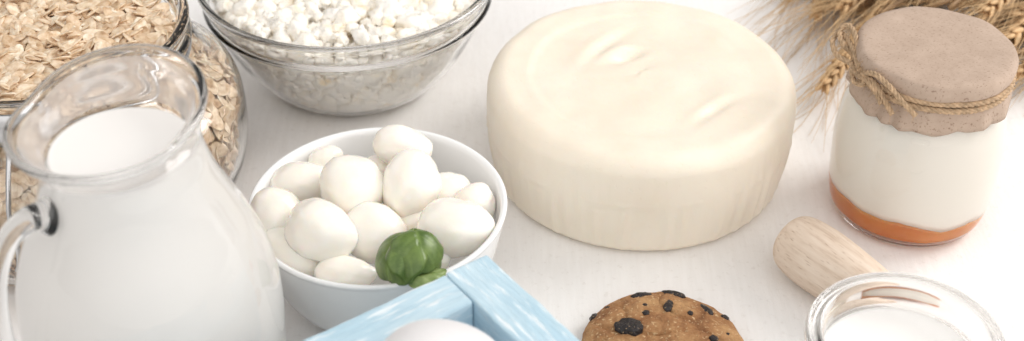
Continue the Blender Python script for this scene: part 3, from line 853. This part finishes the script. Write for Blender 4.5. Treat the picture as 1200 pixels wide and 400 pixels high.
# ------------------------------------------------------------------ wheat
def wheat(tip, base, seed, label, awn=.075, spread=.35, stalk=.30, lift=.004, fat=1.0):
    """ear from base to tip, stalk behind the base"""
    rnd = random.Random(seed)
    tip = Vector(tip); base = Vector(base)
    o = thing('wheat_ear', (base.x, base.y, 0), label, 'wheat', 'wheat ears lying behind the yogurt jar')
    org = Vector((base.x, base.y, 0)); d = tip - base; L = d.length; t = d.normalized()
    side = t.cross(Vector((0, 0, 1))).normalized(); nor = side.cross(t)
    head = MB(); aw = MB(); n = int(L / .0042)
    for i in range(n):
        s_ = i / n; c = base + d * s_ - org
        k = (.65 + .5 * math.sin(PI * min(1, s_ * .85 + .12))) * fat
        for (sd, up_) in ((1, 0), (-1, 0), (0, 1), (0, -1)):
            if (i + (up_ != 0)) % 2: continue
            off = side * sd + nor * up_
            g = c + off * .0024 * k + t * rnd.uniform(-.0008, .0008)
            dirn = (t + off * .33 + side * rnd.uniform(-.08, .08)).normalized()
            e1 = dirn.orthogonal().normalized(); e2 = dirn.cross(e1)
            for sub in (-1, 1):
                gg = g + dirn.cross(off).normalized() * sub * .0011 * k
                V = [gg + dirn * (q.z * .0052 * k + .002) + e1 * (q.x * .0015 * k * (1 - .45 * q.z)) + e2 * (q.y * .0015 * k * (1 - .45 * q.z)) for q in ICO2[0]]
                head.add(V, ICO2[1])
            al = awn * rnd.uniform(.65, 1.05); ad = (t + off * spread * rnd.uniform(.4, 1.1) + Vector((rnd.gauss(0, .07), rnd.gauss(0, .07), rnd.gauss(0, .05)))).normalized()
            p0 = g + dirn * .006; bend = Vector((rnd.gauss(0, .1), rnd.gauss(0, .1), -.05 + rnd.gauss(0, .05)))
            P = [p0 + ad * al * q + bend * al * q * q for q in (0, .25, .5, .75, 1)]
            P = [Vector((p.x, p.y, max(p.z, .0008 - 0))) for p in P]
            aw.tube(P, lambda q: .00028 * (1 - .7 * q), 4, False)
    head.build('grain_head', EARM, o); aw.build('awns', AWNM, o)
    sb = MB(); b0 = base - org
    P = [b0 + t * .004, b0 - t * .03, b0 - t * stalk * .5 + Vector((rnd.uniform(-.01, .01), 0, -.004)), b0 - t * stalk]
    P = [Vector((p.x, p.y, max(p.z, .0015))) for p in P]
    sb.tube(crom(P, 6), .0013, 7); sb.build('stalk', STALKM, o)
    return o
W = [
 (at(962, 108, .012), at(1040, 2, .024), 'wheat ear whose tip points down left past the twine bow', 1.0, .06),
 (at(955, 22, .010), at(1012, -70, .020), 'wheat ear at the top edge, left of the paper capped jar', 1.0, .09),
 (at(985, 12, .030), at(1065, -60, .030), 'wheat ear lying on others just behind the left of the paper cap', 1.0, .08),
 (at(1042, -14, .042), at(1150, -78, .040), 'wheat ear crossing directly behind the paper cap', 1.0, .08),
 (at(1150, 18, .048), at(1225, -50, .050), 'uppermost wheat ear at the right, its awns fanning over the paper cap', 1.05, .06),
 (at(1165, 58, .030), at(1262, -10, .036), 'wheat ear at the right edge beside the paper cap', 1.1, .06),
 (at(1185, 22, .030), at(1290, -18, .032), 'wheat ear leaving the frame at the upper right corner', 1.1, .07),
 (at(1120, 2, .024), at(1215, -25, .026), 'wheat ear low in the pile behind the right of the paper cap', 1.1, .07),
 (at(1190, 88, .016), at(1290, 28, .020), 'lowest wheat ear at the right edge beside the glass jar', 1.0, .06),
 (at(1090, -4, .020), at(1180, -60, .024), 'wheat ear at the bottom of the pile behind the paper cap', 1.1, .08),
 (at(925, -4, .006), at(985, -95, .012), 'leftmost wheat ear of the bunch, only its awns near the cheese wheel', 1.0, .09)]
for i, (tp, bs, lab, ft, aw) in enumerate(W): wheat(tp, bs, 20 + i, lab, aw, .30, .32, fat=ft)
sb = MB()
for i in range(520):
    u = random.uniform(950, 1330); v = random.uniform(-130, 12) if u < 1100 else random.uniform(-120, 85)
    z = random.uniform(.002, .030); p = at(u, v, z)
    if (p - Vector((yx, yy, p.z))).length < .055: continue
    a = math.radians(random.gauss(48, 16)); L = random.uniform(.06, .16); d = Vector((math.cos(a), math.sin(a), 0)) * L
    m_ = p + d * .5 + Vector((random.uniform(-.01, .01), random.uniform(-.01, .01), random.uniform(-.002, .006)))
    q = p + d
    if i % 5 == 0 and u > 1010:
        p = at(random.uniform(955, 1040), random.uniform(-60, 22), z); m_ = p + d * .5; q = p + d
        if (p - Vector((yx, yy, p.z))).length < .06: continue
    sb.tube(crom([p, m_, Vector((q.x, q.y, max(.002, z + random.uniform(-.01, .01))))], 5), random.uniform(.0008, .0016), 6)
o = sb.build('straw', STALKM, None, (0, 0, 0))
tag(o, 'loose heap of dry brown straw under the wheat ears', 'straw', kind='stuff')

# ------------------------------------------------------------------ light
w = bpy.data.worlds.new('World'); S.world = w; w.use_nodes = True
nt = w.node_tree; bg = nt.nodes['Background']
tc = node(nt, 'ShaderNodeTexCoord'); sp = node(nt, 'ShaderNodeSeparateXYZ'); nt.links.new(tc.outputs['Generated'], sp.inputs[0])
c = ramp(nt, sp.outputs['Z'], [(0, (.34, .325, .31)), (.3, (.50, .485, .47)), (.6, (.54, .53, .52)), (1, (.56, .55, .54))])
dp = node(nt, 'ShaderNodeVectorMath', operation='DOT_PRODUCT'); nt.links.new(tc.outputs['Generated'], dp.inputs[0])
dp.inputs[1].default_value = Vector((.25, -.85, .42)).normalized()
fr2 = ramp(nt, dp.outputs['Value'], [(.1, (0, 0, 0)), (.95, (1.32, 1.28, 1.24))])
nt.links.new(mixc(nt, c, fr2, 1.0, 'ADD'), bg.inputs['Color']); bg.inputs['Strength'].default_value = .90
def area(name, loc, target, sx, sy, power, col=(1, 1, 1)):
    l = bpy.data.lights.new(name, 'AREA'); l.shape = 'RECTANGLE'; l.size = sx; l.size_y = sy; l.energy = power; l.color = col
    o = bpy.data.objects.new(name, l); COL.objects.link(o); o.location = loc
    o.rotation_euler = (Vector(target) - Vector(loc)).to_track_quat('-Z', 'Y').to_euler(); return o
area('key_softbox', (1.35, 1.05, .98), (0.05, .55, 0), .85, .85, 19, (1, .975, .95))
area('side_softbox', (-1.2, .9, 1.1), (-.1, .55, 0), 1.0, 1.0, 3, (1, .98, .965))

# ------------------------------------------------------------------ render settings
S.render.engine = 'CYCLES'
S.view_settings.view_transform = 'Standard'; S.view_settings.look = 'None'
S.view_settings.exposure = 0; S.view_settings.gamma = 1
cy_ = S.cycles
cy_.use_denoising = True
cy_.max_bounces = 20; cy_.transmission_bounces = 16; cy_.transparent_max_bounces = 12; cy_.diffuse_bounces = 10; cy_.glossy_bounces = 6
cy_.caustics_refractive = True; cy_.caustics_reflective = True; cy_.blur_glossy = .2; cy_.sample_clamp_indirect = 0
